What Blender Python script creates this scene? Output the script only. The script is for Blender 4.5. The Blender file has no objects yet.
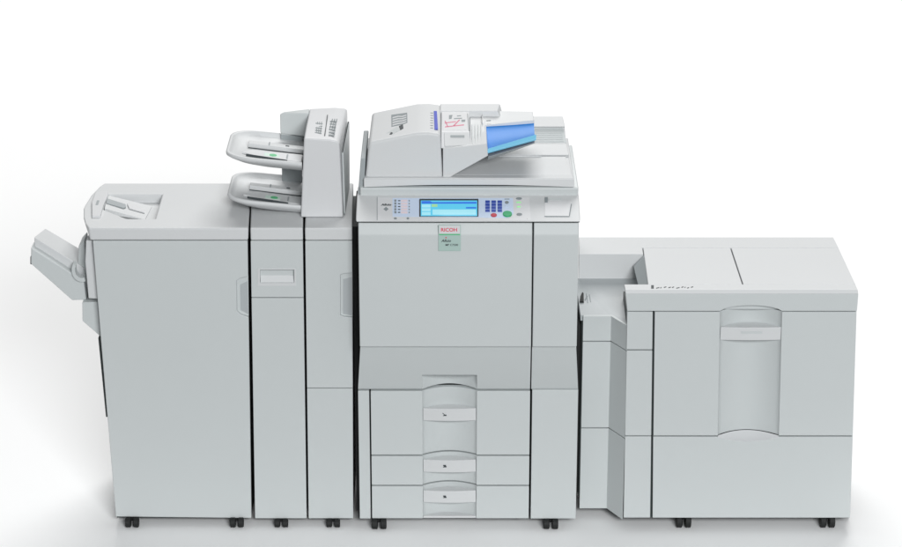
import bpy, bmesh, math, random
from mathutils import Vector, Matrix
random.seed(4)
C = bpy.context.scene.collection
S = bpy.context.scene

# ------------------------------------------------------------------ camera
TH = math.radians(20.3); FPX = 2490.0; D = 8.0; Z0 = 0.914
CAM = Vector((0, -D*math.cos(TH), Z0 + D*math.sin(TH)))
cd = bpy.data.cameras.new('camera'); cam = bpy.data.objects.new('camera', cd); C.objects.link(cam)
cam.location = CAM; cam.rotation_euler = (math.pi/2 - TH, 0, 0)
cd.sensor_width = 36; cd.lens = FPX/902*36; cd.clip_end = 500; cd.clip_start = .1
S.camera = cam
FW = Vector((0, math.cos(TH), -math.sin(TH))); UP = Vector((0, math.sin(TH), math.cos(TH)))

# measuring tools: the sight line of a photo pixel met with a real plane of the machine
def ray(px, py): return FW + Vector(((px-451)/FPX, 0, 0)) + UP*((273.5-py)/FPX)
def hit(px, py, p, n):
    r = ray(px, py); n = Vector(n)
    return CAM + r*((Vector(p)-CAM).dot(n)/r.dot(n))
def F(px, py, Y): return hit(px, py, (0, Y, 0), (0, 1, 0))
def G(px, py, Z): return hit(px, py, (0, 0, Z), (0, 0, 1))
def zf(py, Y): return F(451, py, Y).z
def yg(py, Z): return G(451, py, Z).y
def xf(px, py, Y): return F(px, py, Y).x

# ------------------------------------------------------------------ materials
def mat(name, col, rough=.45, bump=.0, var=.0, scale=40, metal=0, emit=None, estr=1, spec=.5, coat=0):
    m = bpy.data.materials.new(name); m.use_nodes = True
    nt = m.node_tree; b = nt.nodes['Principled BSDF']
    b.inputs['Base Color'].default_value = (*col, 1); b.inputs['Roughness'].default_value = rough
    b.inputs['Metallic'].default_value = metal; b.inputs['Specular IOR Level'].default_value = spec
    b.inputs['Coat Weight'].default_value = coat
    if emit:
        b.inputs['Emission Color'].default_value = (*emit, 1); b.inputs['Emission Strength'].default_value = estr
    tc = nt.nodes.new('ShaderNodeTexCoord')
    if var:
        n = nt.nodes.new('ShaderNodeTexNoise'); n.inputs['Scale'].default_value = 2.2; n.inputs['Detail'].default_value = 4
        nt.links.new(tc.outputs['Object'], n.inputs['Vector'])
        mx = nt.nodes.new('ShaderNodeMix'); mx.data_type = 'RGBA'
        mx.inputs[6].default_value = (*[c*(1-var) for c in col], 1); mx.inputs[7].default_value = (*[min(1, c*(1+var)) for c in col], 1)
        nt.links.new(n.outputs['Fac'], mx.inputs[0]); nt.links.new(mx.outputs[2], b.inputs['Base Color'])
        n2 = nt.nodes.new('ShaderNodeTexNoise'); n2.inputs['Scale'].default_value = 9
        nt.links.new(tc.outputs['Object'], n2.inputs['Vector'])
        mr = nt.nodes.new('ShaderNodeMapRange'); mr.inputs[3].default_value = rough-.05; mr.inputs[4].default_value = rough+.06
        nt.links.new(n2.outputs['Fac'], mr.inputs[0]); nt.links.new(mr.outputs[0], b.inputs['Roughness'])
    if bump:
        n = nt.nodes.new('ShaderNodeTexNoise'); n.inputs['Scale'].default_value = scale*20; n.inputs['Detail'].default_value = 2
        nt.links.new(tc.outputs['Object'], n.inputs['Vector'])
        bp = nt.nodes.new('ShaderNodeBump'); bp.inputs['Strength'].default_value = bump; bp.inputs['Distance'].default_value = .0006
        nt.links.new(n.outputs['Fac'], bp.inputs['Height']); nt.links.new(bp.outputs[0], b.inputs['Normal'])
    return m
M_GREY = mat('grey_plastic', (.568, .597, .598), .45, .12, .018)
M_LITE = mat('pale_plastic', (.63, .64, .645), .5, .12, .018)
M_WHITE = mat('white_plastic', (.66, .665, .675), .42, .08, .012)
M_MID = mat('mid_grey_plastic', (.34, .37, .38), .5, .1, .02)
M_WELL = mat('well_floor_and_recess_shade', (.43, .455, .465), .5, .1, .02)  # well floor colour; also stands in for shade inside the finger recesses
M_LEVER = mat('slate_plastic', (.24, .27, .285), .5, .1, .02)
M_DARK = mat('gap_shade_and_trim', (.035, .045, .045), .6, .1, .02)  # dark trim; on the unit cores it paints in the shade of the gaps
M_BLACK = mat('black_rubber_and_gap_shade', (.006, .007, .007), .7, .1, .02)  # rubber of the wheels; also the painted shade beside the copier
M_INK = mat('dark_ink', (.045, .055, .06), .6)
M_INK2 = mat('grey_ink', (.25, .28, .29), .6)
M_RED = mat('red_ink', (.70, .035, .09), .6)
M_PINKL = mat('pink_ink', (.66, .18, .27), .6)
M_GREEN = mat('green_label', (.10, .50, .22), .5)
M_PGREEN = mat('pale_green_label', (.62, .76, .68), .5)
M_BGREEN = mat('badge_green', (.40, .53, .49), .5)
M_BLUE = mat('blue_ink', (.03, .06, .50), .5)
M_KEY = mat('blue_key', (.03, .07, .38), .4)
M_PBLUE = mat('pale_blue_panel', (.60, .70, .86), .45, 0, .01)
M_PINK = mat('pale_pink_key', (.80, .68, .72), .45)
M_TRAYB = mat('blue_tray_plastic', (.02, .22, .66), .5, 0, .03)
M_CYAN = mat('cyan_plastic', (.20, .56, .78), .3, 0, .03)
M_REDKEY = mat('red_key', (.50, .02, .05), .4)
M_GRNKEY = mat('green_key', (.01, .36, .13), .4)
M_LCD = mat('lcd_screen', (.02, .05, .06), .25, emit=(.10, .62, .90), estr=.85)
M_LCDB = mat('lcd_blue', (.01, .02, .1), .3, emit=(.02, .16, .72), estr=.9)
M_LCDG = mat('lcd_green', (.02, .05, .02), .3, emit=(.42, .78, .40), estr=.8)
M_LCDW = mat('lcd_pale', (.02, .05, .05), .3, emit=(.40, .85, .98), estr=.85)
M_LED = mat('green_lamp', (.1, .4, .1), .3, emit=(.35, .9, .35), estr=.6)
M_FLOOR = mat('white_sweep', (.955, .955, .955), .7, 0, .0)

# ------------------------------------------------------------------ builders
def wpos(o):
    v = Vector((0, 0, 0))
    while o is not None: v += o.location; o = o.parent
    return v
def obj(name, bm, m, parent=None, bev=.0025, seg=2, smooth=True, ang=35, extra=()):
    """link a bmesh given in world coordinates as ONE mesh object under its parent"""
    bmesh.ops.recalc_face_normals(bm, faces=bm.faces[:])
    lo = Vector([min(v.co[i] for v in bm.verts) for i in range(3)]); hi = Vector([max(v.co[i] for v in bm.verts) for i in range(3)])
    c = (lo+hi)/2; c.z = lo.z
    for v in bm.verts: v.co -= c
    me = bpy.data.meshes.new(name); bm.to_mesh(me); bm.free()
    o = bpy.data.objects.new(name, me); C.objects.link(o)
    me.materials.append(m)
    for e in extra: me.materials.append(e)
    if parent: o.parent = parent; o.location = c - wpos(parent)
    else: o.location = c
    if bev:
        b = o.modifiers.new('bevel', 'BEVEL'); b.width = bev; b.segments = seg; b.limit_method = 'ANGLE'; b.angle_limit = math.radians(ang)
        b.harden_normals = True; b.use_clamp_overlap = True
    if smooth:
        for p in me.polygons: p.use_smooth = True
        if not bev:
            me.set_sharp_from_angle(angle=math.radians(ang))
    return o
def thing(name, label, cat, loc, group=None):
    o = bpy.data.objects.new(name, None); C.objects.link(o); o.location = loc; o.empty_display_size = .1
    o['label'] = label; o['category'] = cat
    if group: o['group'] = group
    return o
def loft(loops, bm=None, caps=True):
    bm = bm or bmesh.new(); rows = [[bm.verts.new(p) for p in L] for L in loops]; n = len(rows[0])
    for a, b in zip(rows, rows[1:]):
        for i in range(n): bm.faces.new((a[i], a[(i+1) % n], b[(i+1) % n], b[i]))
    if caps: bm.faces.new(rows[0]); bm.faces.new(rows[-1])
    return bm
def ex(pts, vec, bm=None): vec = Vector(vec); pts = [Vector(p) for p in pts]; return loft([pts, [p+vec for p in pts]], bm)
def yp(pts, Y0, Y1, bm=None): return ex([F(x, y, Y0) for x, y in pts], (0, Y1-Y0, 0), bm)      # front-view outline, run back
def zp(plan, z0, z1, bm=None): return ex([(x, y, z0) for x, y in plan], (0, 0, z1-z0), bm)       # plan outline, run up
def xp(prof, x0, x1, bm=None): return ex([(x0, y, z) for y, z in prof], (x1-x0, 0, 0), bm)       # side profile, run across
def box(x0, x1, y0, y1, z0, z1, bm=None): return zp([(x0, y0), (x1, y0), (x1, y1), (x0, y1)], z0, z1, bm)
def on(pts, P, h, bm=None, sink=.0):
    """outline lying on a real plane P=(point, normal), thickness h along the normal"""
    n = Vector(P[1]).normalized(); q = [hit(x, y, P[0], n)-n*sink for x, y in pts]
    return ex(q, n*(h+sink), bm)
def rect(x0, y0, x1, y1): return [(x0, y0), (x1, y0), (x1, y1), (x0, y1)]
def ell(cx, cy, rx, ry, n=20): return [(cx+rx*math.cos(2*math.pi*i/n), cy+ry*math.sin(2*math.pi*i/n)) for i in range(n)]
def cut(o, bm):
    """real recess: subtract a closed shape"""
    bmesh.ops.recalc_face_normals(bm, faces=bm.faces[:])
    me = bpy.data.meshes.new('c'); bm.to_mesh(me); bm.free(); k = bpy.data.objects.new('c', me); C.objects.link(k)
    mods = [(m.width, m.segments, m.angle_limit) for m in o.modifiers if m.type == 'BEVEL']; o.modifiers.clear()
    b = o.modifiers.new('b', 'BOOLEAN'); b.operation = 'DIFFERENCE'; b.object = k; b.solver = 'EXACT'
    bpy.context.view_layer.update(); dg = bpy.context.evaluated_depsgraph_get()
    new = bpy.data.meshes.new_from_object(o.evaluated_get(dg)); o.modifiers.clear(); old = o.data; nm = old.name
    o.data = new; bpy.data.meshes.remove(old); new.name = nm
    bpy.data.objects.remove(k); bpy.data.meshes.remove(me)
    for w, s, a in mods:
        b = o.modifiers.new('bevel', 'BEVEL'); b.width = w; b.segments = s; b.limit_method = 'ANGLE'; b.angle_limit = a; b.harden_normals = True
def text(name, s, x0, x1, ymid, P, m, parent, h=.0006, italic=0, squash=1, bold=0):
    """lettering fitted between two pixels of a real plane"""
    n = Vector(P[1]).normalized()
    a = hit(x0, ymid, P[0], n); b = hit(x1, ymid, P[0], n); W = (b-a).length
    u = (b-a).normalized(); v = n.cross(u).normalized()
    cu = bpy.data.curves.new('t', 'FONT'); cu.body = s; cu.extrude = 0; cu.shear = italic; cu.offset = bold; cu.resolution_u = 3
    t = bpy.data.objects.new('t', cu); C.objects.link(t); bpy.context.view_layer.update()
    me = bpy.data.meshes.new_from_object(t.evaluated_get(bpy.context.evaluated_depsgraph_get()))
    bm = bmesh.new(); bm.from_mesh(me); bpy.data.objects.remove(t); bpy.data.meshes.remove(me)
    lo = [min(q.co[i] for q in bm.verts) for i in (0, 1)]; hi = [max(q.co[i] for q in bm.verts) for i in (0, 1)]
    k = W/(hi[0]-lo[0]); mid = (lo[1]+hi[1])/2
    for q in bm.verts: q.co = a + u*((q.co.x-lo[0])*k) + v*((q.co.y-mid)*k*squash) + n*h
    r = obj(name, bm, m, parent, bev=0, smooth=False); return r

def caster(parent, px, Y, H, w=.046):
    x = xf(px, 525, Y)
    bm = box(x-w*.36, x+w*.36, Y+.03, Y+.06, H*.5, H+.003)
    c = obj('caster', bm, M_BLACK, parent, bev=.003)
    for s in (-1, 1):
        cx = x+s*w*.29; r = H*.5
        L = [[(cx+dx, Y+.02+math.cos(t)*rr, r+math.sin(t)*rr) for t in [2*math.pi*i/20 for i in range(20)]] for dx, rr in ((-w*.2, r*.82), (-w*.15, r), (w*.15, r), (w*.2, r*.82))]
        obj('wheel', loft(L), M_BLACK, c, bev=0)

# ------------------------------------------------------------------ setting
bm = bmesh.new(); s = 60
bm.faces.new([bm.verts.new(p) for p in ((-s, -.5, 0), (s, -.5, 0), (s, 100, 0), (-s, 100, 0))])
fl = obj('floor', bm, M_FLOOR, bev=0, smooth=False); fl['kind'] = 'structure'

# ================================================================== LEFT FINISHER
YF = .03; HL = zf(228, YF); YB = yg(183, HL); ZB = zf(517, YF); PT = .018
HLOW = zf(240.5, YF)
t = thing('finisher', 'wide grey cabinet at the far left with an open tray sticking out of its side', 'cabinet', (xf(180, 517, YF), .25, 0))
a, b = F(93, 242, YF), F(115.8, 516.5, YF)
core = loft([[F(117, 517.5, YF+PT+.001), F(251, 518, YF+PT+.001), Vector((F(251, 518, YF+PT).x, YB-.01, ZB)), Vector((F(117, 517, YF+PT).x, YB-.01, ZB))],
             [F(95, 240, YF+PT+.001), F(247.3, 240, YF+PT+.001), Vector((F(247.5, 240, YF+PT).x, YB-.01, HLOW)), Vector((F(95, 240, YF+PT).x, YB-.01, HLOW))]])
for x in (-1.02, -.66): box(x, x+.04, YB-.08, YB-.04, .001, ZB+.01, core)
obj('chassis', core, M_DARK, t, bev=0)  # core coloured dark so the gaps around the panels look shaded
sp = loft([[F(116.3, 517, YF+.02), F(117.2, 517, YF+.02), Vector((F(117.2, 517, YF+.02).x, YB, ZB)), Vector((F(116.3, 517, YF+.02).x, YB, ZB))],
           [F(93.6, 241, YF+.02), F(95.2, 241, YF+.02), Vector((F(95.2, 241, YF+.02).x, YB, HLOW)), Vector((F(93.6, 241, YF+.02).x, YB, HLOW))]])
obj('side_panel', sp, M_GREY, t, bev=0)
door = obj('front_door', yp([(92.6, 241), (247.6, 241), (251.4, 518.3), (115.8, 516.8)], YF, YF+PT), M_GREY, t, bev=.003)
# finger recess on the door's free edge
cut(door, yp([(236.2, 282), (240, 279.5), (256, 275.5), (256, 321), (240, 315.5), (236.6, 312)], YF-.01, YF+.013))
obj('finger_pull', yp([(240, 284.5), (247.6, 281), (248.2, 314), (240.5, 310)], YF+.0125, YF+.0165), M_WELL, door, bev=.001)  # darker plate: recess shade put into the colour
# lid
lid_pts = [(88.3, 228), (85.0, 223.5), (83.2, 217), (83.2, 208), (85.5, 203.5), (91.5, 194.5), (98.8, 187), (104.5, 183)]
top = [G(x, y, HL) for x, y in lid_pts] + [Vector((F(250.4, 228, YF).x, YB, HL)), F(248.4, 228, YF)]
top[-2] = G(250.9, 183, HL)
low = [Vector((p.x, p.y, HLOW)) for p in top]; low[0].x += .004; low[-1].x = F(248.2, 240, YF).x
for i in range(1, 5): low[i].x += .012
lid = obj('lid', loft([low, top]), M_LITE, t, bev=.006, seg=3)
hole = [G(x, y, HL) for x, y in ((109, 194.2), (162, 194.2), (155, 218.6), (127, 218.6), (103, 209))]
cut(lid, loft([[Vector((p.x, p.y, HL-.03)) for p in hole], [Vector((p.x, p.y, HL+.02)) for p in hole]]))
# chute ramp in the well: high at the left, low at the right
def PH(px, py, z): return G(px, py, z)
r0 = [PH(107.5, 195.2, HL-.003), PH(104.5, 208.5, HL-.003)]; 
rb = [PH(152, 206, HL-.027), PH(145, 219.5, HL-.027)]
bm = loft([[r0[0], r0[1], r0[1]-Vector((0, 0, .02)), r0[0]-Vector((0, 0, .02))], [rb[0], rb[1], rb[1]-Vector((0, 0, .002)), rb[0]-Vector((0, 0, .002))]])
ramp = obj('paper_chute', bm, M_LITE, t, bev=.001)
def rampp(px, py):  # plane of the ramp
    n = (rb[0]-r0[0]).cross(r0[1]-r0[0]).normalized(); n = n if n.z > 0 else -n
    return (r0[0], n)
RP = rampp(0, 0)
obj('slot', on([(106.5, 201), (108, 199.5), (125.5, 205), (126, 208), (123.5, 208.8), (106.2, 203.8)], RP, .0035), M_MID, ramp, bev=.001)
obj('rib', on([(127, 204.5), (141, 208.5), (145, 213.5), (129, 209)], RP, .004), M_WHITE, ramp, bev=.001)
obj('flap', ex([G(x, y, HL-.002) for x, y in ((92, 218.6), (91.8, 205), (95, 196), (99, 194), (108.4, 194), (108, 198.5), (103.5, 208), (100.5, 218.6))], (0, 0, .011)), M_WHITE, t, bev=.003)
obj('label', on([(95.5, 205), (97, 200.5), (99.5, 200.5), (98, 205)], ((0, 0, HL+.0091), (0, 0, 1)), .0006), M_MID, t, bev=0)
# side cover and output trays
obj('side_cover', yp([(86, 240.5), (92.2, 240.5), (98, 299), (88.5, 298.5), (85.2, 262)], YF+.03, YB-.03), M_LITE, t, bev=.003)
obj('lower_bracket', yp([(82.2, 302.5), (97.5, 302), (100.6, 337), (98.6, 335), (82.4, 321)], YF+.05, YB-.08), M_GREY, t, bev=.002)
obj('side_strip', yp([(98.2, 338), (101.5, 338), (107.5, 417), (106, 417)], YF+.04, YF+.3), M_DARK, t, bev=0)
YT = .10; DT = .06
fr = [F(x, y, YT) for x, y in ((31, 247.5), (84, 281), (86.5, 300), (72, 300.5), (30.8, 264))]
bk = [p+Vector((0, DT, 0)) for p in fr]
tray = obj('output_tray', loft([fr, bk]), M_GREY, t, bev=.004, seg=3)
b0 = [F(x, y, YT+.03) for x, y in ((34.2, 237), (84, 268), (86, 285), (34.4, 252))]
b1 = [F(45.4, 228.3, YT+.17), F(82, 250, YT+.17), F(84, 275, YT+.17), F(46, 243, YT+.17)]
obj('tray_deck', loft([b0, b1]), M_LITE, tray, bev=.003)
obj('grip', yp([(30.3, 257), (31.6, 257), (31.6, 264.5), (30.3, 264)], YT+.02, YT+.06), M_BLACK, tray, bev=0)
# exit flap with curved arm at the mouth of the tray
arm = bmesh.new()
for i in range(10):
    a0, a1 = [math.radians(150+ (i+k)*14) for k in (0, 1)]
    P4 = [(82+rr*1.25*math.cos(-q)*.9, 276-rr*math.sin(-q)*1.0) for q, rr in ((a0, 10), (a1, 10), (a1, 6.5), (a0, 6.5))]
    yp([(82+rr*math.cos(q)*1.3, 270-rr*math.sin(q)*1.5) for q, rr in ((a0, 8), (a1, 8), (a1, 5.4), (a0, 5.4))], YT-.012, YT+.02, arm)
obj('curved_arm', arm, M_GREY, t, bev=0)
obj('exit_cover', yp([(78.5, 246), (84, 240), (86.5, 262), (86.8, 281), (80, 277), (78, 262)], YT+.035, YT+.12), M_GREY, t, bev=.004)
caster(t, 131.5, YF-.026, ZB); caster(t, 236.5, YF-.026, ZB)

# ================================================================== TWO SLIM UNITS
def slim(name, label, xl0, xl1, xr0, xr1, split, cx):
    t = thing(name, label, 'cabinet', (xf((xl0+xr0)/2, 517, YF), .25, 0), 'slim cabinets between the finisher and the copier')
    z0 = zf(518.5, YF)
    core = loft([[F(xl1+.8, 518.5, YF+PT+.001), F(xr1-.8, 518.5, YF+PT+.001), Vector((F(xr1-.8, 518.5, YF).x, YB-.01, z0)), Vector((F(xl1+.8, 518.5, YF).x, YB-.01, z0))],
                 [F(xl0+.8, 240, YF+PT+.001), F(xr0-.8, 240, YF+PT+.001), Vector((F(xr0-.8, 240, YF).x, YB-.01, HLOW)), Vector((F(xl0+.8, 240, YF).x, YB-.01, HLOW))]])
    x = (F(xl1, 518, YF).x+F(xr1, 518, YF).x)/2
    box(x-.02, x+.02, YB-.08, YB-.04, .001, z0+.01, core)
    obj('chassis', core, M_DARK, t, bev=0)  # dark core paints the shade between neighbouring units
    f = (split-241)/(518.5-241); xm0, xm1 = xl0+(xl1-xl0)*f, xr0+(xr1-xr0)*f
    up = obj('upper_panel', yp([(xl0, 241), (xr0, 241), (xm1, split-.35), (xm0, split-.35)], YF, YF+PT), M_GREY, t, bev=.002)
    lo = obj('lower_panel', yp([(xm0, split+.35), (xm1, split+.35), (xr1, 518.5), (xl1, 518.5)], YF, YF+PT), M_GREY, t, bev=.002)
    tp = [F(xl0-.3, 228, YF), F(xr0, 228, YF), Vector((G(xr0+1.0, 183, HL).x, YB, HL)), Vector((G(xl0+1.6, 183, HL).x, YB, HL))]
    obj('top_cover', loft([[Vector((p.x, p.y, HLOW)) for p in tp], tp]), M_LITE, t, bev=.005, seg=3)
    caster(t, cx, YF-.026, z0)
    return t, up, lo
t1, up1, _ = slim('slim_cabinet', 'slim grey cabinet with a small framed grip slot near its top', 250.6, 255, 302.8, 306.6, 297.8, 281)
cut(up1, yp(rect(259.8, 270.5, 294.2, 283.8), YF-.01, YF+.0155))
fr_ = obj('grip_frame', yp(rect(257.6, 268.6, 296, 286), YF-.0025, YF+.002), M_LITE, up1, bev=0)
cut(fr_, yp(rect(259.8, 270.5, 294.2, 283.8), YF-.01, YF+.01))
bm = xp([(YF+.001, zf(283.8, YF)), (YF+.0155, zf(283.8, YF)), (YF+.0155, zf(277, YF))], xf(260, 276, YF)+.001, xf(294, 276, YF)-.001)
obj('grip_slope', bm, M_LITE, up1, bev=0)
t2, up2, _ = slim('slim_cabinet', 'slim grey cabinet with a notch in its right edge, directly left of the copier', 305.2, 308.6, 352.2, 353.2, 388.3, 333)
cut(up2, yp([(340.2, 276), (344, 274.6), (357, 273.5), (357, 319), (344, 318), (340.2, 316.5)], YF-.01, YF+.013))
obj('finger_pull', yp([(343, 279), (352, 277), (352, 315.5), (343, 314)], YF+.0125, YF+.0165), M_WELL, up2, bev=.001)  # shade of the notch painted in with a darker plate

# ================================================================== INSERTER ON TOP
YI = yg(217.8, HL); 
t = thing('sheet_inserter', 'white inserter with two trays and green stickers, standing on the slim cabinets', 'paper feeder', (xf(320, 217, YI), YI+.12, HL))
ZI = zf(139.5, YI); YIB = yg(109, ZI)
fp = [F(300.8, 217.6, YI), F(343, 217.2, YI), F(339.5, 143.5, YI), F(337, 141.0, YI), F(330, 139.6, YI), F(304, 138.0, YI)]
for i in (0, 1): fp[i].z = HL+.001
bp = [Vector((p.x, YIB, p.z)) for p in fp]
bp[1].x += .006; bp[2].x += .012; bp[3].x += .010
bp[2].z += .012; bp[3].z += .008; bp[4].z += .006; bp[5].z -= .004
body = obj('housing', loft([fp, [p*.6+q*.4+Vector((0, 0, .004 if i > 1 else 0)) for i, (p, q) in enumerate(zip(fp, bp))], bp]), M_WHITE, t, bev=.008, seg=4, ang=25)
side = [Vector((fp[1].x+.001, YI+.03, HL+.002)), Vector((fp[1].x+.004, YIB-.03, HL+.002)), Vector((bp[2].x+.002, YIB-.04, ZI-.03)), Vector((fp[2].x+.004, YI+.05, ZI-.06))]
obj('side_cover', ex(side, (.006, 0, 0)), M_GREY, t, bev=.003)
# hood to the left at the rear
yh = yg(114.5, ZI)
hf = [F(x, y, yh) for x, y in ((280, 114.4), (284, 112.8), (309, 112.9), (306, 137), (280.4, 133.5))]
hood = loft([hf, [p+Vector((0, (.008, .012, .05, .05, .008)[i], (0, 0, .0, 0, 0)[i])) for i, p in enumerate(hf)]])
obj('hood', hood, M_GREY, t, bev=.004)
hb = yp([(280.6, 134.2), (303, 137), (302, 213), (283, 211)], yh+.012, YIB-.005)
for v in hb.verts: v.co.z = max(v.co.z, HL+.001)
obj('rear_column', hb, M_MID, t, bev=.002)
# printed marks on the housing top
TPN = (Vector((0, YI+.05, ZI+.0015)), (-.01, -.012, 1))
tp = (Vector((0, YI, zf(139.3, YI)+.0012)), Vector((0.0, -.025, 1)))
def mark(bmx, pts): on(pts, tp, .0012, bmx)
bm = bmesh.new()
for k in range(5): mark(bm, [(314.8+k*.2, 133.2-k*2.3), (321.4+k*.3, 134-k*2.3), (321.6+k*.3, 133.0-k*2.3), (315+k*.2, 132.2-k*2.3)])
for k in range(3): mark(bm, [(316+k*2, 133), (316.7+k*2, 133), (318+k*2, 122), (317.3+k*2, 122)])
obj('printed_diagram', bm, M_INK2, t, bev=0, smooth=False)
bm = bmesh.new()
for k in range(6): mark(bm, [(328.5+k*.3, 135.6-k*2.7), (334.5+k*.4, 136-k*2.7), (334.7+k*.4, 134.9-k*2.7), (328.8+k*.3, 134.5-k*2.7)])
for k in range(3): mark(bm, [(329+k*2.4, 130), (329.8+k*2.4, 130), (333+k*2.2, 119), (332.2+k*2.2, 119)])
obj('printed_diagram', bm, M_INK2, t, bev=0, smooth=False)
bm = bmesh.new(); mark(bm, [(324.3, 135.8), (325.2, 135.8), (328, 115), (327.2, 115)]); obj('seam', bm, M_INK, t, bev=0, smooth=False)
# the trays
def paper_tray(zr, k):
    """rounded shallow tray rising to the left; zr = rim height at the housing"""
    xR = xf(301.5, 160, YI); xL = xf(227.2, 150, YI+.12); y0, y1 = YI+.012, YI+.315; sl = .10
    def loop(inset, dz, n=10, shrink=0.0):
        P = []; a0, a1 = y0+inset, y1-inset*.6; xl = xL+inset+shrink; r = .085
        P.append((xR, a0)); 
        for i in range(n+1):
            q = math.radians(90*i/n); P.append((xl+.088-.088*math.cos(math.pi/2-q), a0+.062-.062*math.cos(q)))
        for i in range(n+1):
            q = math.radians(90*i/n); P.append((xl+.085-.085*math.cos(q), a1-.07+.07*math.sin(q)))
        P.append((xR, a1))
        return [Vector((x, y, zr+dz+(xR-x)*sl)) for x, y in P]
    L = [loop(.052, -.040, shrink=.045), loop(.036, -.036, shrink=.028), loop(.020, -.028, shrink=.010), loop(.008, -.018, shrink=.002), loop(.001, -.011), loop(0, -.004), loop(.003, 0), loop(.009, 0), loop(.012, -.003), loop(.022, -.015)]
    tr = obj('paper_tray', loft(L), M_LITE, t, bev=0, ang=60)
    n = Vector((sl, 0, 1)).normalized(); fp_ = (Vector((xR, YI+.1, zr-.0148)), n)
    def q(u, v): # along the tray floor: u from housing to the left, v from front to back
        x = xR-u; return Vector((x, YI+v, zr-.015+u*sl))
    def plate(name, uv, h, m): return obj(name, ex([q(*p) for p in uv], n*h), m, tr, bev=.0012)
    plate('guide_plate', [(.005, .055), (.15, .075), (.20, .10), (.17, .135), (.005, .13)], .006, M_LITE if k else M_WHITE)
    bmx = ex([q(.02, .150), q(.17, .165), q(.17, .172), q(.02, .157)], n*.012)
    obj('side_fence', ex([q(.0, .152), q(.185, .168), q(.185, .20), q(.0, .19)], n*.016), M_LITE, tr, bev=.002)
    plate('fence_edge', [(.0, .1475), (.185, .163), (.185, .166), (.0, .1505)], .003, M_INK)
    plate('fence_edge', [(.05, .054), (.185, .078), (.185, .080), (.05, .0565)], .0075, M_INK)
    plate('latch', [(.052, .170), (.064, .171), (.064, .180), (.052, .179)], .0175, M_INK)
    plate('rib', [(.115, .165), (.119, .165), (.119, .195), (.115, .195)], .0185, M_MID)
    plate('rib', [(.050, .07), (.055, .07), (.055, .115), (.050, .115)], .0078, M_MID)
    plate('sticker', [(.078, .075), (.128, .082), (.128, .113), (.078, .107)], .0068, M_PGREEN)
    g = [(.0985+.012*math.cos(a), .092+.013*math.sin(a)) for a in [i*math.pi/7 for i in range(14)]]
    obj('round_mark', ex([q(*p) for p in g], n*.0076), M_GREEN, tr, bev=0)
    return tr
paper_tray(zf(163.2, YI+.012), 0); paper_tray(zf(206, YI+.012), 1)

# ================================================================== COPIER
YM = 0.0                      # lower front
t = thing('office_copier', 'large grey office copier with touch screen, three drawers and a document feeder on top', 'copier', (xf(468, 518, 0), .28, 0))
ZM = zf(518.7, .012); YMB = .56; YU = -.072
XL, XR = xf(359.2, 300, YU), xf(577.6, 300, YU)
ztop = zf(196, .045)
core = box(XL+.006, XR-.006, .10, YMB, ZM+.002, zf(224, 0))
box(XL+.004, xf(422, 440, 0), .09, .1, ZM+.002, zf(225, 0), core); box(xf(477.5, 440, 0), XR-.004, .09, .1, ZM+.002, zf(225, 0), core); box(xf(420, 440, 0), xf(479, 440, 0), .09, .1, zf(365, 0), zf(225, 0), core)
for x in (-.24, .32): box(x, x+.04, YMB-.08, YMB-.04, .001, ZM+.01, core)
obj('chassis', core, M_DARK, t, bev=0)  # dark colour stands in for shade behind the seams
for nm, xa, xb in (('side_panel', XL+.0, XL+.005), ('side_panel', XR-.005, XR)):
    obj(nm, box(xa, xb, .044, YMB+.004, ZM+.002, ztop-.014), M_GREY, t, bev=0)
obj('gap_shade_plate', box(F(353.5, 300, .05).x, XL+.004, .055, .42, ZM+.01, HL-.004), M_BLACK, t, bev=0)  # black sheet added to darken the gap left of the copier
obj('gap_shade_plate', box(XR-.004, F(581.5, 300, .1).x, .115, .45, ZM+.03, zf(326, .1)), M_BLACK, t, bev=0)  # same black sheet for the shaded gap on the right
# upper doors: flat front with a sloping pale top band
def updoor(name, xa, xb):
    prof = [(YU, zf(347, YU)), (YU, zf(235, YU)), (YU+.010, zf(222.8, YU+.010)), (YU+.03, zf(222.8, YU+.010)), (YU+.03, zf(347, YU))]
    return obj(name, xp(prof, xa, xb), M_GREY, t, bev=.0035, seg=3, ang=14)
updoor('upper_door', XL, xf(531.6, 300, YU)); updoor('side_door', xf(533.0, 300, YU), XR)
YD = .012                     # drawer fronts
# shoulder band below, sloping inwards
def band_prof():
    z0_, z1_ = zf(347.6, YU), zf(389.8, YD); P = []
    for i in range(9):
        s_ = i/8; P.append((YU+.016+(YD+.006-YU-.016)*(s_*.75+.25*s_**2), z0_+(z1_-z0_)*s_))
    return P+[(.09, z1_), (.09, z0_)]
def band_bm(xt0, xt1, xb0, xb1):
    P = band_prof(); y0_, y1_ = P[0][0], P[8][0]; A, B = [], []
    for (y, z) in P:
        k_ = min(1, max(0, (P[0][1]-z)/(P[0][1]-P[8][1])))
        A.append(Vector((xt0+(xb0-xt0)*k_, y, z))); B.append(Vector((xt1+(xb1-xt1)*k_, y, z)))
    return loft([A, B])
band = obj('shoulder_panel', band_bm(XL+.001, xf(531.0, 350, YU), xf(358.9, 455, YD), xf(530.0, 390, YD)), M_GREY, t, bev=.001, ang=50)
bandr = obj('shoulder_panel', band_bm(xf(532.2, 350, YU), XR-.001, xf(531.2, 390, YD), xf(576.9, 455, YD)), M_GREY, t, bev=.001, ang=50)
xa, xb = xf(422.6, 440, YD), xf(476.6, 440, YD); dep = .036
def arc(x0, x1, y0, d, n=16):
    return [(x0+(x1-x0)*i/n, y0+d*(1-(2*i/n-1)**2)) for i in range(n+1)]
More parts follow.
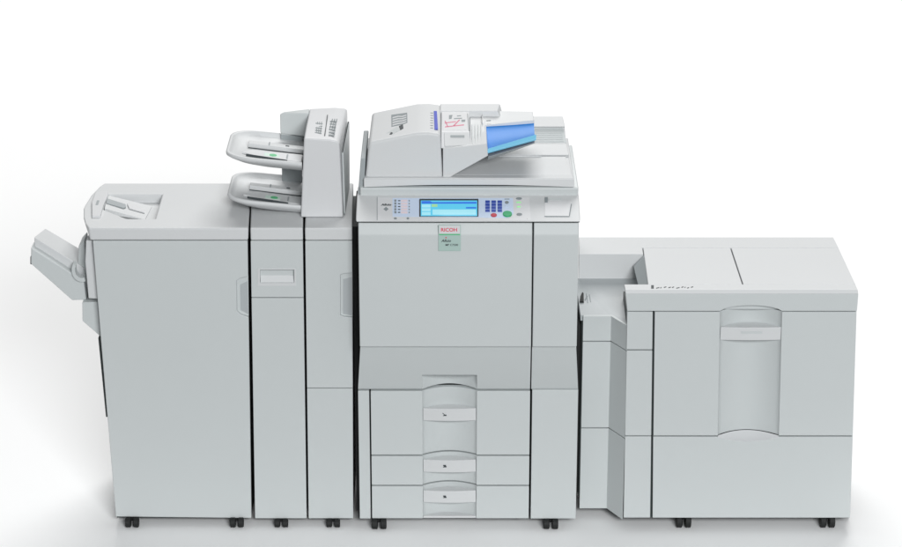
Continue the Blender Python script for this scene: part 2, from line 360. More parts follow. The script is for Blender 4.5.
def recess_plan(x0, x1, Y, d): return [(x0, Y-.12)]+arc(x0, x1, Y+.006, d)+[(x1, Y-.12)]
cut(band, zp(recess_plan(xa, xb, YD, .048), zf(395, YD), zf(375.5, YD-.028)))
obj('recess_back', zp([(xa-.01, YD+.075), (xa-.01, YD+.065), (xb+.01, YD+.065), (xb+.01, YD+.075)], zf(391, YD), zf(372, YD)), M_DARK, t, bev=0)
xd0, xd1 = xf(371.4, 455, YD), xf(529.4, 455, YD)
obj('left_strip', box(xf(358.9, 455, YD), xf(369.9, 455, YD), YD, YD+.03, ZM, zf(391, YD)), M_GREY, t, bev=.002)
obj('right_strip', box(xf(531.4, 455, YD), xf(577, 455, YD), YD, YD+.03, ZM, zf(390.0, YD)), M_GREY, t, bev=.002)
def drawer(y0, y1, hy0, hy1, last=False, mk=0):
    z1_, z0_ = zf(y0, YD), zf(y1, YD)
    plan = [(xd0, YD), (xa, YD), (xa+.0005, YD+.006)]+arc(xa+.0005, xb-.0005, YD+.0061, dep-.006)[1:-1]+[(xb-.0005, YD+.006), (xb, YD), (xd1, YD), (xd1, YD+.055), (xd0, YD+.055)]
    d = obj('drawer', zp(plan, z0_, z1_), M_GREY, t, bev=.0015, ang=60)
    n = 16; x0, x1 = xa+.002, xb-.002
    fr2 = [(x0+(x1-x0)*i/n, YD+.003-.006*(1-(2*i/n-1)**2)) for i in range(n+1)]
    bk2 = arc(x0, x1, YD+.005, dep-.007)[::-1]
    h = obj('handle', zp(fr2+bk2, zf(hy1, YD), zf(hy0, YD)), M_LITE, d, bev=.0025, ang=60)
    P = (Vector((0, YD-.0025, 0)), (0, -1, 0)); bmx = bmesh.new(); cx, cy = 444.5, (hy0+hy1)/2
    on([(cx-1.7, cy+1.2), (cx+2, cy+1.2), (cx+2, cy-.1), (cx-.2, cy-.1)], P, .001, bmx)
    if mk: on([(cx-2.2, cy-1.6), (cx-1.6, cy-1.8), (cx+.2, cy-.3), (cx-.4, cy+.1)], P, .001, bmx)
    else: on([(cx-1.4, cy-.1), (cx+1.5, cy-.1), (cx+1.5, cy-1.2), (cx-1.4, cy-1.2)], P, .001, bmx)
    obj('size_mark', bmx, M_INK, h, bev=0, smooth=False)
    if last:
        plan = [(xa+.001, YD+.002), (xb-.001, YD+.002)]+arc(xa+.001, xb-.001, YD+.0065, dep-.006)[::-1]
        obj('sill', zp(plan, z0_+.0005, zf(516.2, YD)), M_LITE, d, bev=.001)
    return d
drawer(391.2, 454.8, 408.6, 420.8, mk=1); drawer(456.2, 485.0, 460, 472.2); drawer(486.3, 518.4, 490.8, 502.6, True)
caster(t, 379, YD-.02, ZM, .05); caster(t, 551, YD-.02, ZM, .05)
# badge
BP = (Vector((0, YU-.0005, 0)), (0, -1, 0))
badge = obj('badge', on(rect(438.4, 224.8, 460.8, 250.8), BP, .003, sink=-.0002), M_BGREEN, t, bev=.001)
BP2 = (Vector((0, YU-.0035, 0)), (0, -1, 0))
obj('badge_plate', on(rect(439.1, 225.6, 460.1, 233.8), BP2, .0006, sink=0), M_WHITE, badge, bev=0, smooth=False)
obj('badge_line', on(rect(439.1, 233.9, 460.1, 235.0), BP2, .0008, sink=0), M_GREEN, badge, bev=0, smooth=False)
text('lettering', 'RICOH', 441, 457, 229.7, BP2, M_RED, badge, .001, bold=.02)
text('lettering', 'Aficio', 441.2, 451, 240.6, BP2, M_INK, badge, .001, italic=.3, bold=.02)
text('lettering', 'MP C7500', 445.5, 458, 244.8, BP2, M_INK, badge, .001, bold=.01)
obj('badge_dot', on(ell(446, 237.6, .7, .6), BP2, .0008), M_RED, badge, bev=0, smooth=False)

# control panel: sloping strip
c0 = Vector((0, YU-.004, zf(222, YU-.004))); c1 = Vector((0, .045, 0)); c1.z = zf(196, .045)
CN = Vector((0, -(c1.z-c0.z), c1.y-c0.y)).normalized()
zc0 = c0.z
prof = [(c0.y, c0.z), (c1.y, c1.z), (c1.y+.10, c1.z), (c1.y+.10, c1.z-.05), (c0.y+.03, c0.z-.000)]
cx0, cx1 = xf(356.8, 210, .02), xf(579, 210, .02)
cp = obj('control_panel', xp(prof, cx0, cx1), M_LITE, t, bev=.004, seg=3)
CP = (c0, CN)
def cpo(name, pts, m, h=.0012, par=cp, bev=0): return obj(name, on(pts, CP, h), m, par, bev=bev, smooth=False)
cpo('key_field', [(377.6, 197.6), (529.5, 197.6), (530.5, 220.4), (377.6, 220.4)], M_WHITE, .0006)
cpo('seam', rect(376.9, 197, 377.4, 220.5), M_INK2, .0009)
cpo('tinted_field', [(392.5, 198.3), (513, 198.3), (513.5, 214), (508, 218), (486, 218), (480, 217.6), (392.5, 216.8)], M_PBLUE, .0011)
scr = cpo('touch_screen', rect(419.3, 199.4, 478.4, 217), M_INK, .003, bev=.0008)
SP = (c0+CN*.003, CN)
def sc(name, pts, m, h=.0004): return obj(name, on(pts, SP, h), m, scr, bev=0, smooth=False)
sc('display', rect(420.8, 200.6, 477.2, 216.1), M_LCD)
sc('title_bar', [(421.5, 201.2), (430, 201.2), (432, 202.3), (476.6, 202.0), (476.6, 203.8), (421.5, 203.8)], M_LCDB, .0007)
sc('status_field', rect(431.6, 204.3, 437.4, 207.0), M_LCDG, .0007)
for k in range(3): sc('menu_key', rect(421.8, 204.6+k*3.8, 430.6, 207.6+k*3.8), M_LCDW, .0007)
sc('tab', rect(466, 207.2, 476.4, 208.6), M_LCDB, .0007)
sc('list_panel', rect(432.5, 209.6, 476, 214.8), M_LCDW, .0007)
# function keys left
for k in range(5):
    cpo('function_key', rect(394.4, 200.2+k*2.9, 396.4, 202+k*2.9), M_LEVER, .003)
    cpo('key_label', rect(398, 200.6+k*2.9, 400.3, 201.5+k*2.9), M_INK, .0015)
    cpo('key_label', rect(401, 200.0+k*2.9, 407.5, 202.2+k*2.9), M_PINK, .0015)
    cpo('indicator', rect(408.7, 200.5+k*2.9, 409.8, 201.8+k*2.9), M_INK2, .002)
cpo('round_key', ell(395.4, 218.7, 1.5, .9, 14), M_INK2, .002); cpo('round_key', ell(407.9, 218.7, 1.3, .9, 14), M_INK2, .002)
text('lettering', 'Aficio', 380.8, 391.3, 204.9, CP, M_INK, cp, .0012, italic=.25, bold=.04)
cpo('emblem', [(386, 207), (388.6, 209.2), (386, 211.4), (383.4, 209.2)], M_INK2, .001)
for k in range(12):
    cx, cy = 487.6+(k % 3)*6.1, 202.3+(k//3)*2.95
    cpo('number_key', rect(cx-2.2, cy-1.05, cx+2.2, cy+1.05), M_KEY, .0035)
cpo('stop_key', ell(493.8, 215.6, 3, 1.75), M_REDKEY, .004, bev=.001)
cpo('start_key', ell(507.4, 214.6, 4.6, 2.8, 28), M_GRNKEY, .005, bev=.001)
cpo('program_key', ell(506.8, 202.9, 2, 1.3, 14), M_LEVER, .003); cpo('key_label', rect(504.4, 199, 509.4, 199.8), M_INK2, .0014)
cpo('clear_key', ell(506.8, 206.6, 1.7, .9, 14), M_PBLUE, .003)
cpo('power_key', ell(518.9, 198.9, 3.0, 1.0, 16), M_LEVER, .0025)
cpo('indicator', rect(516.5, 202.2, 521, 203.0), M_LED, .0018); cpo('indicator', rect(517, 206.6, 520.5, 207.5), M_LED, .0018)
cpo('standby_key', ell(519.3, 214.7, 2.7, 1.1, 16), M_INK2, .003)
cpo('vent_dots', rect(527, 218.8, 527.5, 219.3), M_INK2, .001)
fl2 = cpo('card_cover', [(544.6, 201.5), (571.4, 201.5), (569.4, 216.6), (544.6, 216.6)], M_WHITE, .0016, bev=.0005)
cpo('card_edge', [(570.9, 204.5), (571.8, 204.5), (569.8, 216.4), (568.9, 216.4)], M_INK2, .003)
cpo('card_edge', rect(544.6, 216.4, 569, 216.8), M_INK2, .002)
cpo('key_switch', rect(544.8, 197.7, 547.8, 203), M_LEVER, .003)
cpo('recess_strip', rect(548.6, 197.9, 561.5, 200.4), M_GREY, .001)
obj('panel_seam', box(cx0+.002, cx1-.002, YU+.004, YU+.03, zf(222.8, YU), zf(222.2, YU)), M_DARK, t, bev=0)

# scanner base
YS = .048
sb = [(YS+.006, zf(195.6, YS)), (YS+.0, zf(188.5, YS)), (YS+.01, zf(187.2, YS)), (.50, zf(187.2, YS)), (.50, zf(198, YS)), (YS+.006, zf(198, YS))]
xs0, xs1 = xf(360.0, 192, YS), xf(578.4, 192, YS)
obj('scanner_base', xp(sb, xs0, xs1), M_GREY, t, bev=.004, seg=3)
Z1 = zf(178, YS)
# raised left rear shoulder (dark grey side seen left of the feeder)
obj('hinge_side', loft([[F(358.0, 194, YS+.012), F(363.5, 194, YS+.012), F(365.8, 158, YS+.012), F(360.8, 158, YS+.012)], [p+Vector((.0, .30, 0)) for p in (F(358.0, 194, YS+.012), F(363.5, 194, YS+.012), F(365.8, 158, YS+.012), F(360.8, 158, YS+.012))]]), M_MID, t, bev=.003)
# feeder: cover plate closing on the glass
fd = obj('document_feeder', xp([(YS-.002, zf(177.8, YS)), (YS-.004, zf(184.9, YS)), (.05+YS, zf(186.7, YS)), (.47, zf(186.7, YS)), (.47, Z1+.004), (YS+.08, Z1)], xf(364, 180, YS), xf(573.8, 180, YS)), M_LITE, t, bev=.004, seg=3)
gp = box(xs0+.03, xs1-.03, YS+.012, .46, zf(187.25, YS), zf(186.4, YS)); obj('gap_strip', gp, M_DARK, fd, bev=0)  # thin dark strip in the gap between feeder cover and scanner base
# curved lip sagging towards the middle
x0_, x1_ = xf(364, 184, YS), xf(574, 184, YS); n = 24; Lp = []
for i in range(n+1):
    s_ = i/n; x = x0_+(x1_-x0_)*s_; b_ = .0085*(1-(2*s_-1)**2)
    Lp.append([Vector((x, YS-.005, zf(178.6, YS))), Vector((x, YS-.006, zf(186.8, YS)+b_)), Vector((x, YS+.03, zf(186.8, YS)+b_)), Vector((x, YS+.03, zf(178.6, YS)))])
obj('front_lip', loft(Lp), M_LITE, fd, bev=.0015, ang=50)
# main feeder block
YA = YS+.012
ZT = zf(133, YA); YAB = yg(103.6, ZT)
f_ = [F(x, y, YA) for x, y in ((365.0, 178.5), (368.7, 142.3), (415.8, 132.8), (428, 132.4), (440.6, 134), (442.6, 178.5))]
b_ = [Vector((p.x, YAB, p.z)) for p in f_]; 
b_[0].x = b_[1].x = F(368.7, 142, YA).x + .001; b_[0].x -= .006
obj('feeder_body', loft([f_, b_]), M_LITE, fd, bev=.010, seg=3, ang=10)
# support wedge to the right of the block
w_ = [F(x, y, YA) for x, y in ((442.8, 148.4), (487, 143.5), (488, 156), (453.4, 175.4), (449, 178.2), (442.8, 178.2))]
w_b = [p+Vector((0, .30, 0)) for p in w_]
obj('tray_support', loft([w_, w_b]), M_LITE, fd, bev=.003)
# pickup: sloping door and top
zA = zf(148.2, YA); yq = yg(131.5, ZT-.014)
pk = [(YA+.003, zA-.002), (YA+.004, zA+.002), (yq, ZT-.014), (YAB-.03, ZT-.006), (YAB-.03, zA-.01)]
pkx0, pkx1 = xf(441.2, 140, YA), xf(469.8, 140, YA)
pick = obj('pickup_cover', xp(pk, pkx0, pkx1), M_WHITE, fd, bev=.003, seg=3, ang=10)
dn = Vector((0, -(ZT-.014-zA-.002), yq-YA-.004)).normalized(); DPp = (Vector((0, YA+.004, zA+.002)), dn)
dr = obj('pickup_door', on([(444, 133), (468.6, 133.4), (471, 145), (444.6, 146.8)], DPp, .003), M_LITE, pick, bev=.0015)
obj('slot', on(rect(450.5, 136.0, 464.5, 138.0), DPp, .0042), M_MID, dr, bev=0, smooth=False)
tn = Vector((0, -.008, YAB-.03-yq)).normalized(); TPp = (Vector((0, yq, ZT-.014)), tn)
lb = obj('instruction_label', on([(442.8, 115), (466, 113.6), (467, 129.8), (443.2, 130.6)], TPp, .001), M_WHITE, pick, bev=0, smooth=False)
bm = bmesh.new()
for p_ in ([(444.6, 123), (456, 121.6), (456, 122.3), (444.6, 123.8)], [(445, 126.8), (464, 124.8), (464, 125.6), (445, 127.7)], [(444.6, 121.2), (445.6, 121.2), (448.5, 127.4), (447.5, 127.4)], [(453, 126), (459, 120), (460, 120.3), (454.2, 126.4)]): on(p_, TPp, .0016, bm)
obj('red_lines', bm, M_PINKL, lb, bev=0, smooth=False)
bm = bmesh.new()
for p_ in ([(449, 115.6), (452.5, 115.3), (451.4, 119.2), (449, 119.4)], [(454, 118.6), (462, 118.2), (462, 119), (454, 119.4)], [(461.5, 120.2), (465.4, 120), (465, 122), (461.5, 122.2)], [(457, 116), (461, 115.7), (461, 116.4), (457, 116.7)]): on(p_, TPp, .0017, bm)
obj('grey_lines', bm, M_INK2, lb, bev=0, smooth=False)
obj('seam', on([(467.3, 114), (467.9, 114), (469.4, 131), (468.8, 131)], TPp, .0018), M_INK2, pick, bev=0, smooth=False)
# ribbed inlet between pickup and table
il = obj('inlet', xp([(YA+.003, zA-.006), (YA+.004, zA+.003), (yg(124, ZT-.03), ZT-.030), (YAB-.03, ZT-.020), (YAB-.03, zA-.02)], xf(470.3, 140, YA), xf(485.8, 140, YA)), M_LITE, fd, bev=.002)
for k in range(4):
    x = xf(472.4+k*3, 135, YA)
    obj('rib', xp([(YA+.012, zA+.012), (yg(125, ZT-.03), ZT-.0275), (yg(125, ZT-.03), ZT-.036), (YA+.012, zA-.002)], x, x+.003), M_GREY, il, bev=0)
# rear hump behind the hopper
rh = [F(x, y, YAB-.10) for x, y in ((440, 125), (440, 112.4), (499.8, 112.4), (502.5, 119.5), (503, 125))]
rr = loft([[Vector((pkx0-.005, YAB-.07, ZT-.04)), Vector((pkx0-.005, YAB-.07, ZT-.004)), Vector((xf(497, 110, YAB), YAB-.07, ZT-.004)), Vector((xf(503, 110, YAB), YAB-.07, ZT-.04))],
           [Vector((pkx0-.005, YAB, ZT-.04)), Vector((pkx0-.005, YAB, ZT)), Vector((xf(500, 104, YAB), YAB, ZT)), Vector((xf(503, 110, YAB), YAB, ZT-.04))]])
obj('rear_housing', rr, M_LITE, fd, bev=.004)
# original table, rising to the right
ye0, ye1 = YA+.015, YA+.245
q0, q1 = F(488, 149, ye0), F(535.2, 134.5, ye0+.035); q2, q3 = F(534, 121.2, ye1-.02), F(484.2, 125.5, ye1-.045)
obj('table_shade_slab', loft([[p+Vector((0, (.02 if i < 2 else 0), -.044 if i in (0, 3) else -.036)) for i, p in enumerate((q0, q1, q2, q3))], [p-Vector((0, -.01 if i < 2 else 0, .030)) for i, p in enumerate((q0, q1, q2, q3))]]), M_MID, fd, bev=.002)  # grey slab added below the table to deepen the shadow there
sec = []
for i in range(11):
    k_ = i/10; a_, b2 = q0.lerp(q3, k_), q1.lerp(q2, k_); dz = Vector((0, 0, -.020*math.sin(math.pi*k_)**.8)) if 0 < i < 10 else Vector((0, 0, 0))
    sec.append([a_+dz, b2+dz, b2+dz-Vector((0, 0, .008)), a_+dz-Vector((0, 0, .008))])
tb = loft(sec)
table = obj('document_table', tb, M_TRAYB, fd, bev=0, ang=50)
ft = [q0+Vector((-.003, -.001, .0015)), q1+Vector((.004, -.001, .0015)), q1+Vector((.004, 0, -.016)), q0+Vector((-.003, 0, -.012))]
nf = ex([q0+Vector((-.002, -.009, -.008)), q1+Vector((.003, -.009, -.012)), q1+Vector((.003, -.001, .001)), q0+Vector((-.002, -.001, .001))], (0, .003, -.006))
obj('front_edge', nf, M_CYAN, table, bev=.001)
for k in ():
    a_, b2 = q0.lerp(q3, k), q1.lerp(q2, k)
    obj('fold_line', ex([a_, b2, b2+Vector((0, .004, .0)), a_+Vector((0, .004, .0))], (0, 0, .0018)), M_KEY if k > .5 else M_CYAN, table, bev=0)
# white surround of the table
def slab(name, pts, h, m, par=fd, bev=.003): return obj(name, ex(pts, (0, 0, -h)), m, par, bev=bev)
yb_ = YA+.30
bk0 = [F(482, 122, ye1-.06), F(484, 125.6, ye1-.05), F(534.2, 120.8, ye1-.03), F(532.6, 112.2, yb_), F(482, 111.4, yb_)]
slab('rear_guide', [p+Vector((0, 0, .003)) for p in bk0], .02, M_LITE)
slab('side_frame', [F(480.2, 126.5, ye1-.05), F(484, 125.6, ye1-.045), F(488, 149.5, ye0-.002), F(487, 144.2, YA+.002), F(481.5, 145, YA+.002)], .012, M_WHITE, bev=.002)
obj('guide_mark', ex([p+Vector((0, 0, .0035)) for p in (F(486.5, 122.4, ye1-.035), F(491, 122, ye1-.033), F(491, 121, ye1-.028), F(486.5, 121.4, ye1-.03))], (0, 0, .0006)), M_INK2, fd, bev=0)
# delivery tray: stepped and ribbed, on the right
xr_a, xr_b = xf(489, 165, YS), xf(573.0, 176, YS)
def ypt(py, dz): return (yg(py, Z1+dz), Z1+dz)
p1, p2, p3, p4, p5, p6, p7 = ypt(168.8, .004), ypt(156.6, .006), ypt(154.8, .014), ypt(144, .022), ypt(143.2, .016), ypt(128, .050), ypt(126.5, .058)
p8 = ypt(116.2, .064)
dp = [(YS+.03, Z1-.004), (YS+.03, Z1+.001), p1, p2, p3, p4, p5, p6, p7, p8, (p8[0]+.004, Z1-.004)]
bmx = bmesh.new()
def xr_at(y): return xr_b - (0.022 if y > .33 else 0)
prf = dp; xlft = xf(452, 165, YS)
bmx = ex([(xlft, y, z) for y, z in prf], (1, 0, 0))
for v in bmx.verts:
    if v.co.x > xlft+.5: v.co.x = xr_b-.003 - max(0, v.co.y-.22)*.035
dt = obj('delivery_tray', bmx, M_LITE, fd, bev=.0025, ang=12)
RN = Vector((0, -(p6[1]-p5[1]), p6[0]-p5[0])).normalized(); RPn = (Vector((0, p5[0], p5[1])), RN)
pn = obj('ribbed_panel', on([(512, 128.6), (562.8, 128.2), (566.6, 142.6), (512, 143)], RPn, .001), M_GREY, dt, bev=0, smooth=False)
for k in range(6): obj('rib', on([(514, 130.6+k*2.1), (561.2+k*.45, 130.4+k*2.1), (561.4+k*.45, 131.2+k*2.1), (514, 131.4+k*2.1)], RPn, .0022), M_GREY, pn, bev=0, smooth=False)
# light wedge ramp on the lower level
wd = [Vector((xf(513, 175, YS), YS+.05, Z1+.0015)), Vector((xf(572, 169, YS)-.01, YS+.05, Z1+.0015)), Vector((xf(572, 157, YS)-.01, p2[0]-.004, p2[1]+.003)), Vector((xf(545, 157, YS), p2[0]-.004, p2[1]+.003))]
obj('ramp', loft([[Vector((p.x, p.y, Z1-.002)) for p in wd], wd]), M_LITE, dt, bev=.001)
# blue stripe, ticks and printed diagrams on the feeder top
TT = (Vector((0, YA, ZT+.0002)), (0, 0, 1))
obj('blue_stripe', on([(433.8, 111.4), (436.9, 111.4), (438, 129.6), (434.6, 129.6)], TT, .0016), M_BLUE, fd, bev=0, smooth=False)
bm = bmesh.new()
for k in range(7): on([(430.2, 113+k*2.5), (433, 113+k*2.5), (433, 113.5+k*2.5), (430.2, 113.5+k*2.5)], TT, .0015, bm)
obj('size_ticks', bm, M_INK2, fd, bev=0, smooth=False)
e0, e1 = F(368.7, 142.3, YA), F(415.8, 132.8, YA); SN = Vector((-(e1.z-e0.z), 0, e1.x-e0.x)).normalized(); SPl = (e0+SN*.0002, SN)
obj('stripe_plate', on([(391.4, 115), (407.2, 112.8), (407.4, 122.6), (403, 124.4), (391.6, 126.8)], SPl, .0008), M_INK2, fd, bev=0, smooth=False)
bm = bmesh.new()
for k in range(4): on([(392.6, 117.6+k*2.4), (398, 116.2+k*2.4), (402, 116.4+k*2.2), (406.4, 115+k*2.2), (406.4, 115.8+k*2.2), (402, 117.3+k*2.2), (398, 117.2+k*2.4), (392.6, 118.6+k*2.4)], SPl, .0015, bm)
obj('wave_lines', bm, M_WHITE, fd, bev=0, smooth=False)
bm = bmesh.new()
on([(389.6, 134.6), (391.4, 132.4), (393, 133.2), (392.4, 134.2)], SPl, .0015, bm); on([(399, 126.4), (403, 124.6), (403.4, 128.4), (400.5, 130.2)], SPl, .0015, bm)
obj('sheet_mark', bm, M_INK, fd, bev=0, smooth=False)
bm = on([(386.4, 133.4), (397, 126.8), (399.2, 128.6), (399.8, 130.4), (392, 134.6), (391, 132.3)], SPl, .001)
obj('sheet_mark', bm, M_GREY, fd, bev=0, smooth=False)

# ================================================================== RIGHT PAPER CABINET
YR = .0; HR = zf(289.5, YR+.012); YRB = yg(237.2, HR)
t = thing('paper_cabinet', 'low wide grey cabinet with a tall curved handle bay, right of the copier', 'cabinet', (xf(740, 518, YR), .25, 0))
ZR = zf(517.8, YR); ZRL = zf(311, YR)
def seg_poly(xa0, xb0, y0, xa1, xb1, y1): return [(xa0, y0), (xb0, y0), (xb1, y1), (xa1, y1)]
core = loft([[F(652.5, 517.8, YR+.09), F(849, 517.8, YR+.09), Vector((F(849, 517.8, YR).x, YRB-.01, ZR)), Vector((F(652.5, 517, YR).x, YRB-.01, ZR))],
             [F(655, 311, YR+.09), F(855, 311, YR+.09), Vector((F(855, 311, YR).x, YRB-.01, ZRL)), Vector((F(655, 311, YR).x, YRB-.01, ZRL))]])
yp([(627, 311.5), (657, 311.5), (655, 517.5), (624, 517.5)], YR+.016, YR+.2, core)
for x in (.66, 1.2): box(x, x+.04, YRB-.08, YRB-.04, .001, ZR+.01, core)
obj('chassis', core, M_DARK, t, bev=0)  # core kept dark to give the panel gaps their shade
sp = loft([[F(849.2, 517.8, YR+.004), F(850.2, 517.8, YR+.004), Vector((F(850.2, 517.8, YR).x, YRB-.004, ZR)), Vector((F(849.2, 517.8, YR).x, YRB-.004, ZR))],
           [F(855.6, 311, YR+.004), F(856.6, 311, YR+.004), Vector((F(856.6, 311, YR).x, YRB-.004, ZRL)), Vector((F(855.6, 311, YR).x, YRB-.004, ZRL))]])
obj('side_panel', sp, M_GREY, t, bev=0)
# column beside the doors: three panels
for y0, y1 in ((312, 349.6), (350.8, 435.6), (436.6, 517.8)):
    f0, f1 = (y0-312)/206, (y1-312)/206
    obj('column_panel', yp([(627.2-3.6*f0, y0), (652.8-2.6*f0, y0), (652.8-2.6*f1, y1), (627.2-3.6*f1, y1)], YR, YR+.016), M_GREY, t, bev=.002)
# door with the concave handle bay
rx0, rx1 = xf(719.8, 330, YR), xf(781.6, 330, YR); rxm = (rx0+rx1)/2
def bend(bm_, z0, x00, z1, x01, side):
    for v in bm_.verts:
        pass
dR = .050
def door_plan(xl, xr, a_, b_): return [(xl, YR), (a_, YR), (a_+.0004, YR+.006)]+arc(a_+.0004, b_-.0004, YR+.0061, dR-.006)[1:-1]+[(b_-.0004, YR+.006), (b_, YR), (xr, YR), (xr, YR+.07), (xl, YR+.07)]
zt, zb = zf(312, YR), zf(435.6, YR)
pT = door_plan(xf(654.8, 312, YR), xf(856.4, 312, YR), xf(720, 312, YR), xf(782, 312, YR))
pB = door_plan(xf(653.4, 435.6, YR), xf(852.6, 435.6, YR), xf(717.8, 435.6, YR), xf(778.8, 435.6, YR))
door = obj('drawer_front', loft([[Vector((x, y, zb)) for x, y in pB], [Vector((x, y, zt)) for x, y in pT]]), M_GREY, t, bev=.0015, ang=60)
hx0, hx1 = xf(720.3, 333, YR)+.001, xf(781.4, 333, YR)-.001; n = 18
frp = [(hx0+(hx1-hx0)*i/n, YR+.004-.004*(1-(2*i/n-1)**2)) for i in range(n+1)]
h = obj('handle', zp(frp+arc(hx0, hx1, YR+.006, dR-.008)[::-1], zf(340.4, YR), zf(327.6, YR)), M_LITE, door, bev=.0025, ang=60)
obj('groove', on([(741, 331.6), (762.5, 331.6), (762.3, 333.6), (741.2, 333.6)], (Vector((0, YR-.0005, 0)), (0, -1, 0)), .001), M_GREY, h, bev=0)
# lower panel, top edge dips under the bay
nn = 16
dip = [(717.6+(778.8-717.6)*i/nn, 436.9+4.3*(1-(2*i/nn-1)**2)) for i in range(nn+1)]
low_ = [(653.2, 436.8)]+dip+[(852.4, 436.8), (850, 517.8), (652.6, 517.8)]
lowp = obj('lower_front', yp(low_, YR, YR+.03), M_GREY, t, bev=.0015, ang=60)
# scooped sill
sc_f = [F(x, y, YR+.0005) for x, y in dip]
ab = [(x, y) for x, y in arc(xf(717.8, 436, YR), xf(778.8, 436, YR), YR+.002, dR-.003, nn)]
z_s = zf(436.2, YR)
sc_b = [Vector((x, y, z_s+.001)) for x, y in ab]
bm = bmesh.new(); R0 = [bm.verts.new(p) for p in sc_f]; Rm = [bm.verts.new(a_.lerp(b2, .55)-Vector((0, 0, .004*(1-(2*i/nn-1)**2)))) for i, (a_, b2) in enumerate(zip(sc_f, sc_b))]; R1 = [bm.verts.new(p) for p in sc_b]
Rl = [bm.verts.new(Vector((p.x, YR+.05, zf(443, YR)))) for p in sc_f]; Rl0 = [bm.verts.new(Vector((p.x, p.y+.001, zf(443, YR)))) for p in sc_f]
rows = [R0, Rm, R1, Rl, Rl0]
for a_, b2 in zip(rows, rows[1:]+[rows[0]]):
    for i in range(nn): bm.faces.new((a_[i], a_[i+1], b2[i+1], b2[i]))
obj('sill', bm, M_WHITE, lowp, bev=0, ang=60)
# lid with front lip, notched over the bay
lipn = [(720+(782-720)*i/nn, 311-5.6*(1-(2*i/nn-1)**2)**.7) for i in range(nn+1)]
xw = xf(644.5, 254, 0)
lip = obj('top_lip', yp([(625.6, 294), (627.4, 311)]+lipn+[(857, 311), (858.4, 294)], YR, YR+.022), M_GREY, t, bev=.001, ang=50)
obj('bay_roof', yp([(718, 309), (718, 303), (784, 303), (784, 309)], YR+.0215, YR+.06), M_GREY, t, bev=0)
zl_ = zf(294, YR)-.0
chm = loft([[F(625.6, 294, YR), F(858.4, 294, YR), Vector((F(858.4, 294, YR).x, YR+.06, zl_)), Vector((F(625.6, 294, YR).x, YR+.06, zl_))],
            [Vector((F(625.4, 290, YR).x, YR+.012, HR)), Vector((F(858.2, 290, YR).x, YR+.012, HR)), Vector((F(858.2, 290, YR).x, YR+.06, HR)), Vector((F(625.4, 290, YR).x, YR+.06, HR))]])
obj('lip_edge', chm, M_LITE, t, bev=.002)
# lid in two leaves (split line runs back)
zu = zf(311, YR)
lt = HR+.0005
Lq = [Vector((G(649.8, 289, HR).x, YR+.061, HR)), Vector((G(744.1, 289.5, HR).x, YR+.061, HR)), G(730.2, 247.8, HR), G(643.2, 247.8, HR)]
Lq[0] = Vector((G(648.5, 286, HR).x, YR+.061, HR)); Lq[1] = Vector((G(742.2, 284, HR).x, YR+.061, HR))
def down(P, z): return [Vector((p.x, p.y, z)) for p in P]
lidL = obj('lid', loft([down(Lq, zu), Lq]), M_LITE, t, bev=.002)
Rq = [Vector((Lq[1].x+.0035, Lq[1].y, HR)), Vector((G(855.6, 284.5, HR).x, YR+.061, HR)), G(838.5, 247.8, HR), Lq[2]+Vector((.0035, 0, 0))]
obj('lid', loft([down(Rq, zu), Rq]), M_LITE, t, bev=.002)
YW = yg(254, HR)
Bq = [G(579.0, 254, HR), G(643.4, 254, HR), G(642.2, 247.4, HR), G(838.4, 247.4, HR), G(833.3, 237.2, HR), G(579.0, 237.2, HR)]
ZW = zf(278.5, YW)
rc = loft([down(Bq, ZW-.02), Bq]); rear = obj('rear_cover', rc, M_LITE, t, bev=.002)
YP = .09; ZP = zf(316.2, YP)
wf = [Vector((xf(580.8, 316, YP), YP+.012, ZP-.001)), Vector((xf(609, 316, YP), YP+.012, ZP-.001)), Vector((F(627, 321, YR).x, YR+.022, ZP-.001)), Vector((F(655, 321, YR).x, YR+.023, ZP-.001)), Vector((F(655, 321, YR).x, YW+.002, ZW)), Vector((xf(579, 316, YP), YW+.002, ZW))]
obj('well_floor', loft([down(wf, ZP-.02), wf]), M_WELL, t, bev=0)
lowc = down(wf, 0); lowc = [Vector((p.x+(.004 if i in (0, 5) else 0), p.y+.004, ZR+.03)) for i, p in enumerate(wf)]
obj('bridge_core', loft([lowc, [Vector((p.x, p.y, ZP-.021)) for p in lowc]]), M_DARK, t, bev=0)  # dark fill painting the shade behind the bridge panels
# sloping side flap of the well
zfl = HR
fa = [G(644.2, 254.6, HR), G(650.2, 288, HR)]; fbm = [G(633.2, 266, HR-.035), G(641.5, 300, HR-.035)]
fl_ = loft([[fa[0], fa[1], fbm[1], fbm[0]], [p+Vector((.012, 0, -.004)) for p in (fa[0], fa[1], fbm[1], fbm[0])]])
obj('well_flap', fl_, M_MID, t, bev=.002)
# bridge front panels: flat part and the slanting part coming forward
PA = [Vector((xf(581.6, 400, YP), YP, 0)), Vector((xf(609.2, 400, YP), YP, 0)), Vector((xf(625.8, 400, YR+.003), YR+.003, 0))]
def bridge(z0, z1, i):
    a_ = PA[0]; b2 = PA[1]; c_ = PA[2]; sh0 = -.006*(1-z0/ZW); sh1 = -.006*(1-z1/ZW)
    plan = [(a_.x, a_.y), (b2.x, b2.y), (c_.x, c_.y), (c_.x, c_.y+.014), (b2.x+.006, b2.y+.014), (a_.x, a_.y+.014)]
    obj('bridge_panel', zp(plan, z0, z1), M_GREY, t, bev=.0015)
zz = [zf(508.5, YP), zf(428.6, YP), zf(427.6, YP), zf(342, YP), zf(341, YP), ZP]
bridge(zz[0], zz[1], 0); bridge(zz[2], zz[3], 1); bridge(zz[4], zz[5], 2)
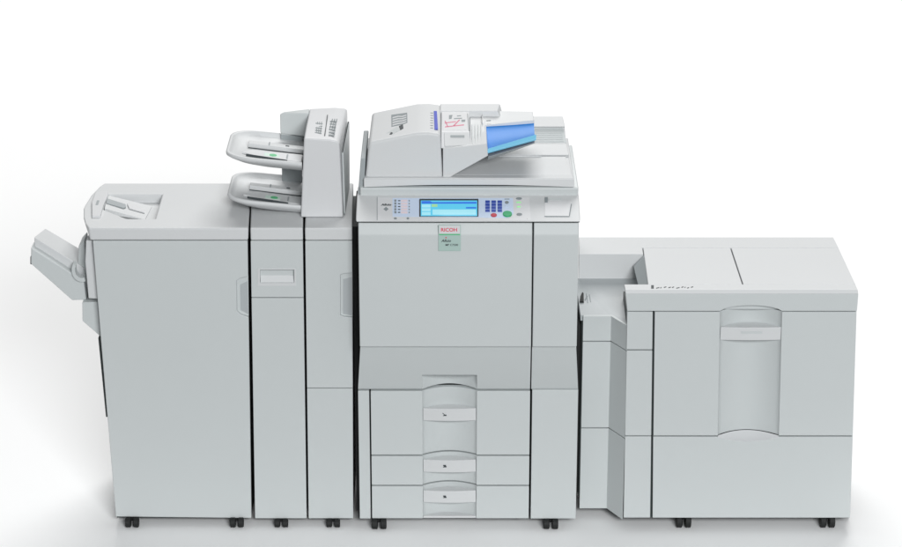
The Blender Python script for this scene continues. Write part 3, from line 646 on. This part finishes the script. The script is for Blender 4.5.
# latch in the well and the label by the lip
WN = Vector((0, -(ZW-ZP), YW-YP-.02)).normalized(); WP = (Vector((0, YP+.02, ZP+.0005)), WN)
bm = on([(579.6, 302.8), (580.4, 298), (582.4, 293.4), (583.6, 295), (583.8, 302.8)], WP, .006)
obj('latch', bm, M_BLACK, t, bev=0)
bm = bmesh.new()
for k in range(2): on([(586+k*3, 293.5+k), (586.7+k*3, 293.5+k), (588+k*3, 303-k), (587.3+k*3, 303-k)], WP, .001, bm)
on([(584.5, 300), (587, 296), (587.6, 296.4), (585.4, 300.4)], WP, .001, bm)
obj('printed_mark', bm, M_INK2, t, bev=0, smooth=False)
LP = (Vector((0, 0, HR+.0002)), (0, 0, 1))
bm = bmesh.new(); on(rect(651.2, 285.4, 653.8, 288.6), LP, .001, bm)
random.seed(2); x = 656
while x < 694:
    w = random.uniform(1.2, 3.4); y = 287+random.uniform(-.6, .6); on([(x, y+.6), (x+w, y-.2), (x+w, y+.4), (x+.3, y+1.0)], LP, .001, bm); x += w+random.uniform(.8, 2.6)
obj('printed_label', bm, M_INK, lidL, bev=0, smooth=False)
caster(t, 684, YR+.004, ZR, .05); caster(t, 828, YR+.004, ZR, .05)

# ------------------------------------------------------------------ light
w = bpy.data.worlds.new('World'); S.world = w; w.use_nodes = True
w.node_tree.nodes['Background'].inputs[0].default_value = (.965, .985, 1, 1)
w.node_tree.nodes['Background'].inputs[1].default_value = .25
def area(name, loc, tgt, sx, sy, power, col=(1, 1, 1)):
    l = bpy.data.lights.new(name, 'AREA'); l.shape = 'RECTANGLE'; l.size = sx; l.size_y = sy; l.energy = power; l.color = col
    o = bpy.data.objects.new(name, l); C.objects.link(o); o.location = loc
    o.rotation_euler = (Vector(tgt)-Vector(loc)).to_track_quat('-Z', 'Y').to_euler(); return o
area('overhead_softbox', (1.2, 10.5, 13), (0, 2.5, 0), 10, 9, 1980, (1, .995, .985))
area('front_softbox', (2.0, -9.6, 5.4), (-.2, 0, .4), 3.4, 2.2, 860, (.97, .99, 1))
S.view_settings.view_transform = 'Standard'; S.view_settings.look = 'None'; S.view_settings.exposure = 0; S.view_settings.gamma = 1
S.cycles.max_bounces = 8; S.cycles.diffuse_bounces = 5
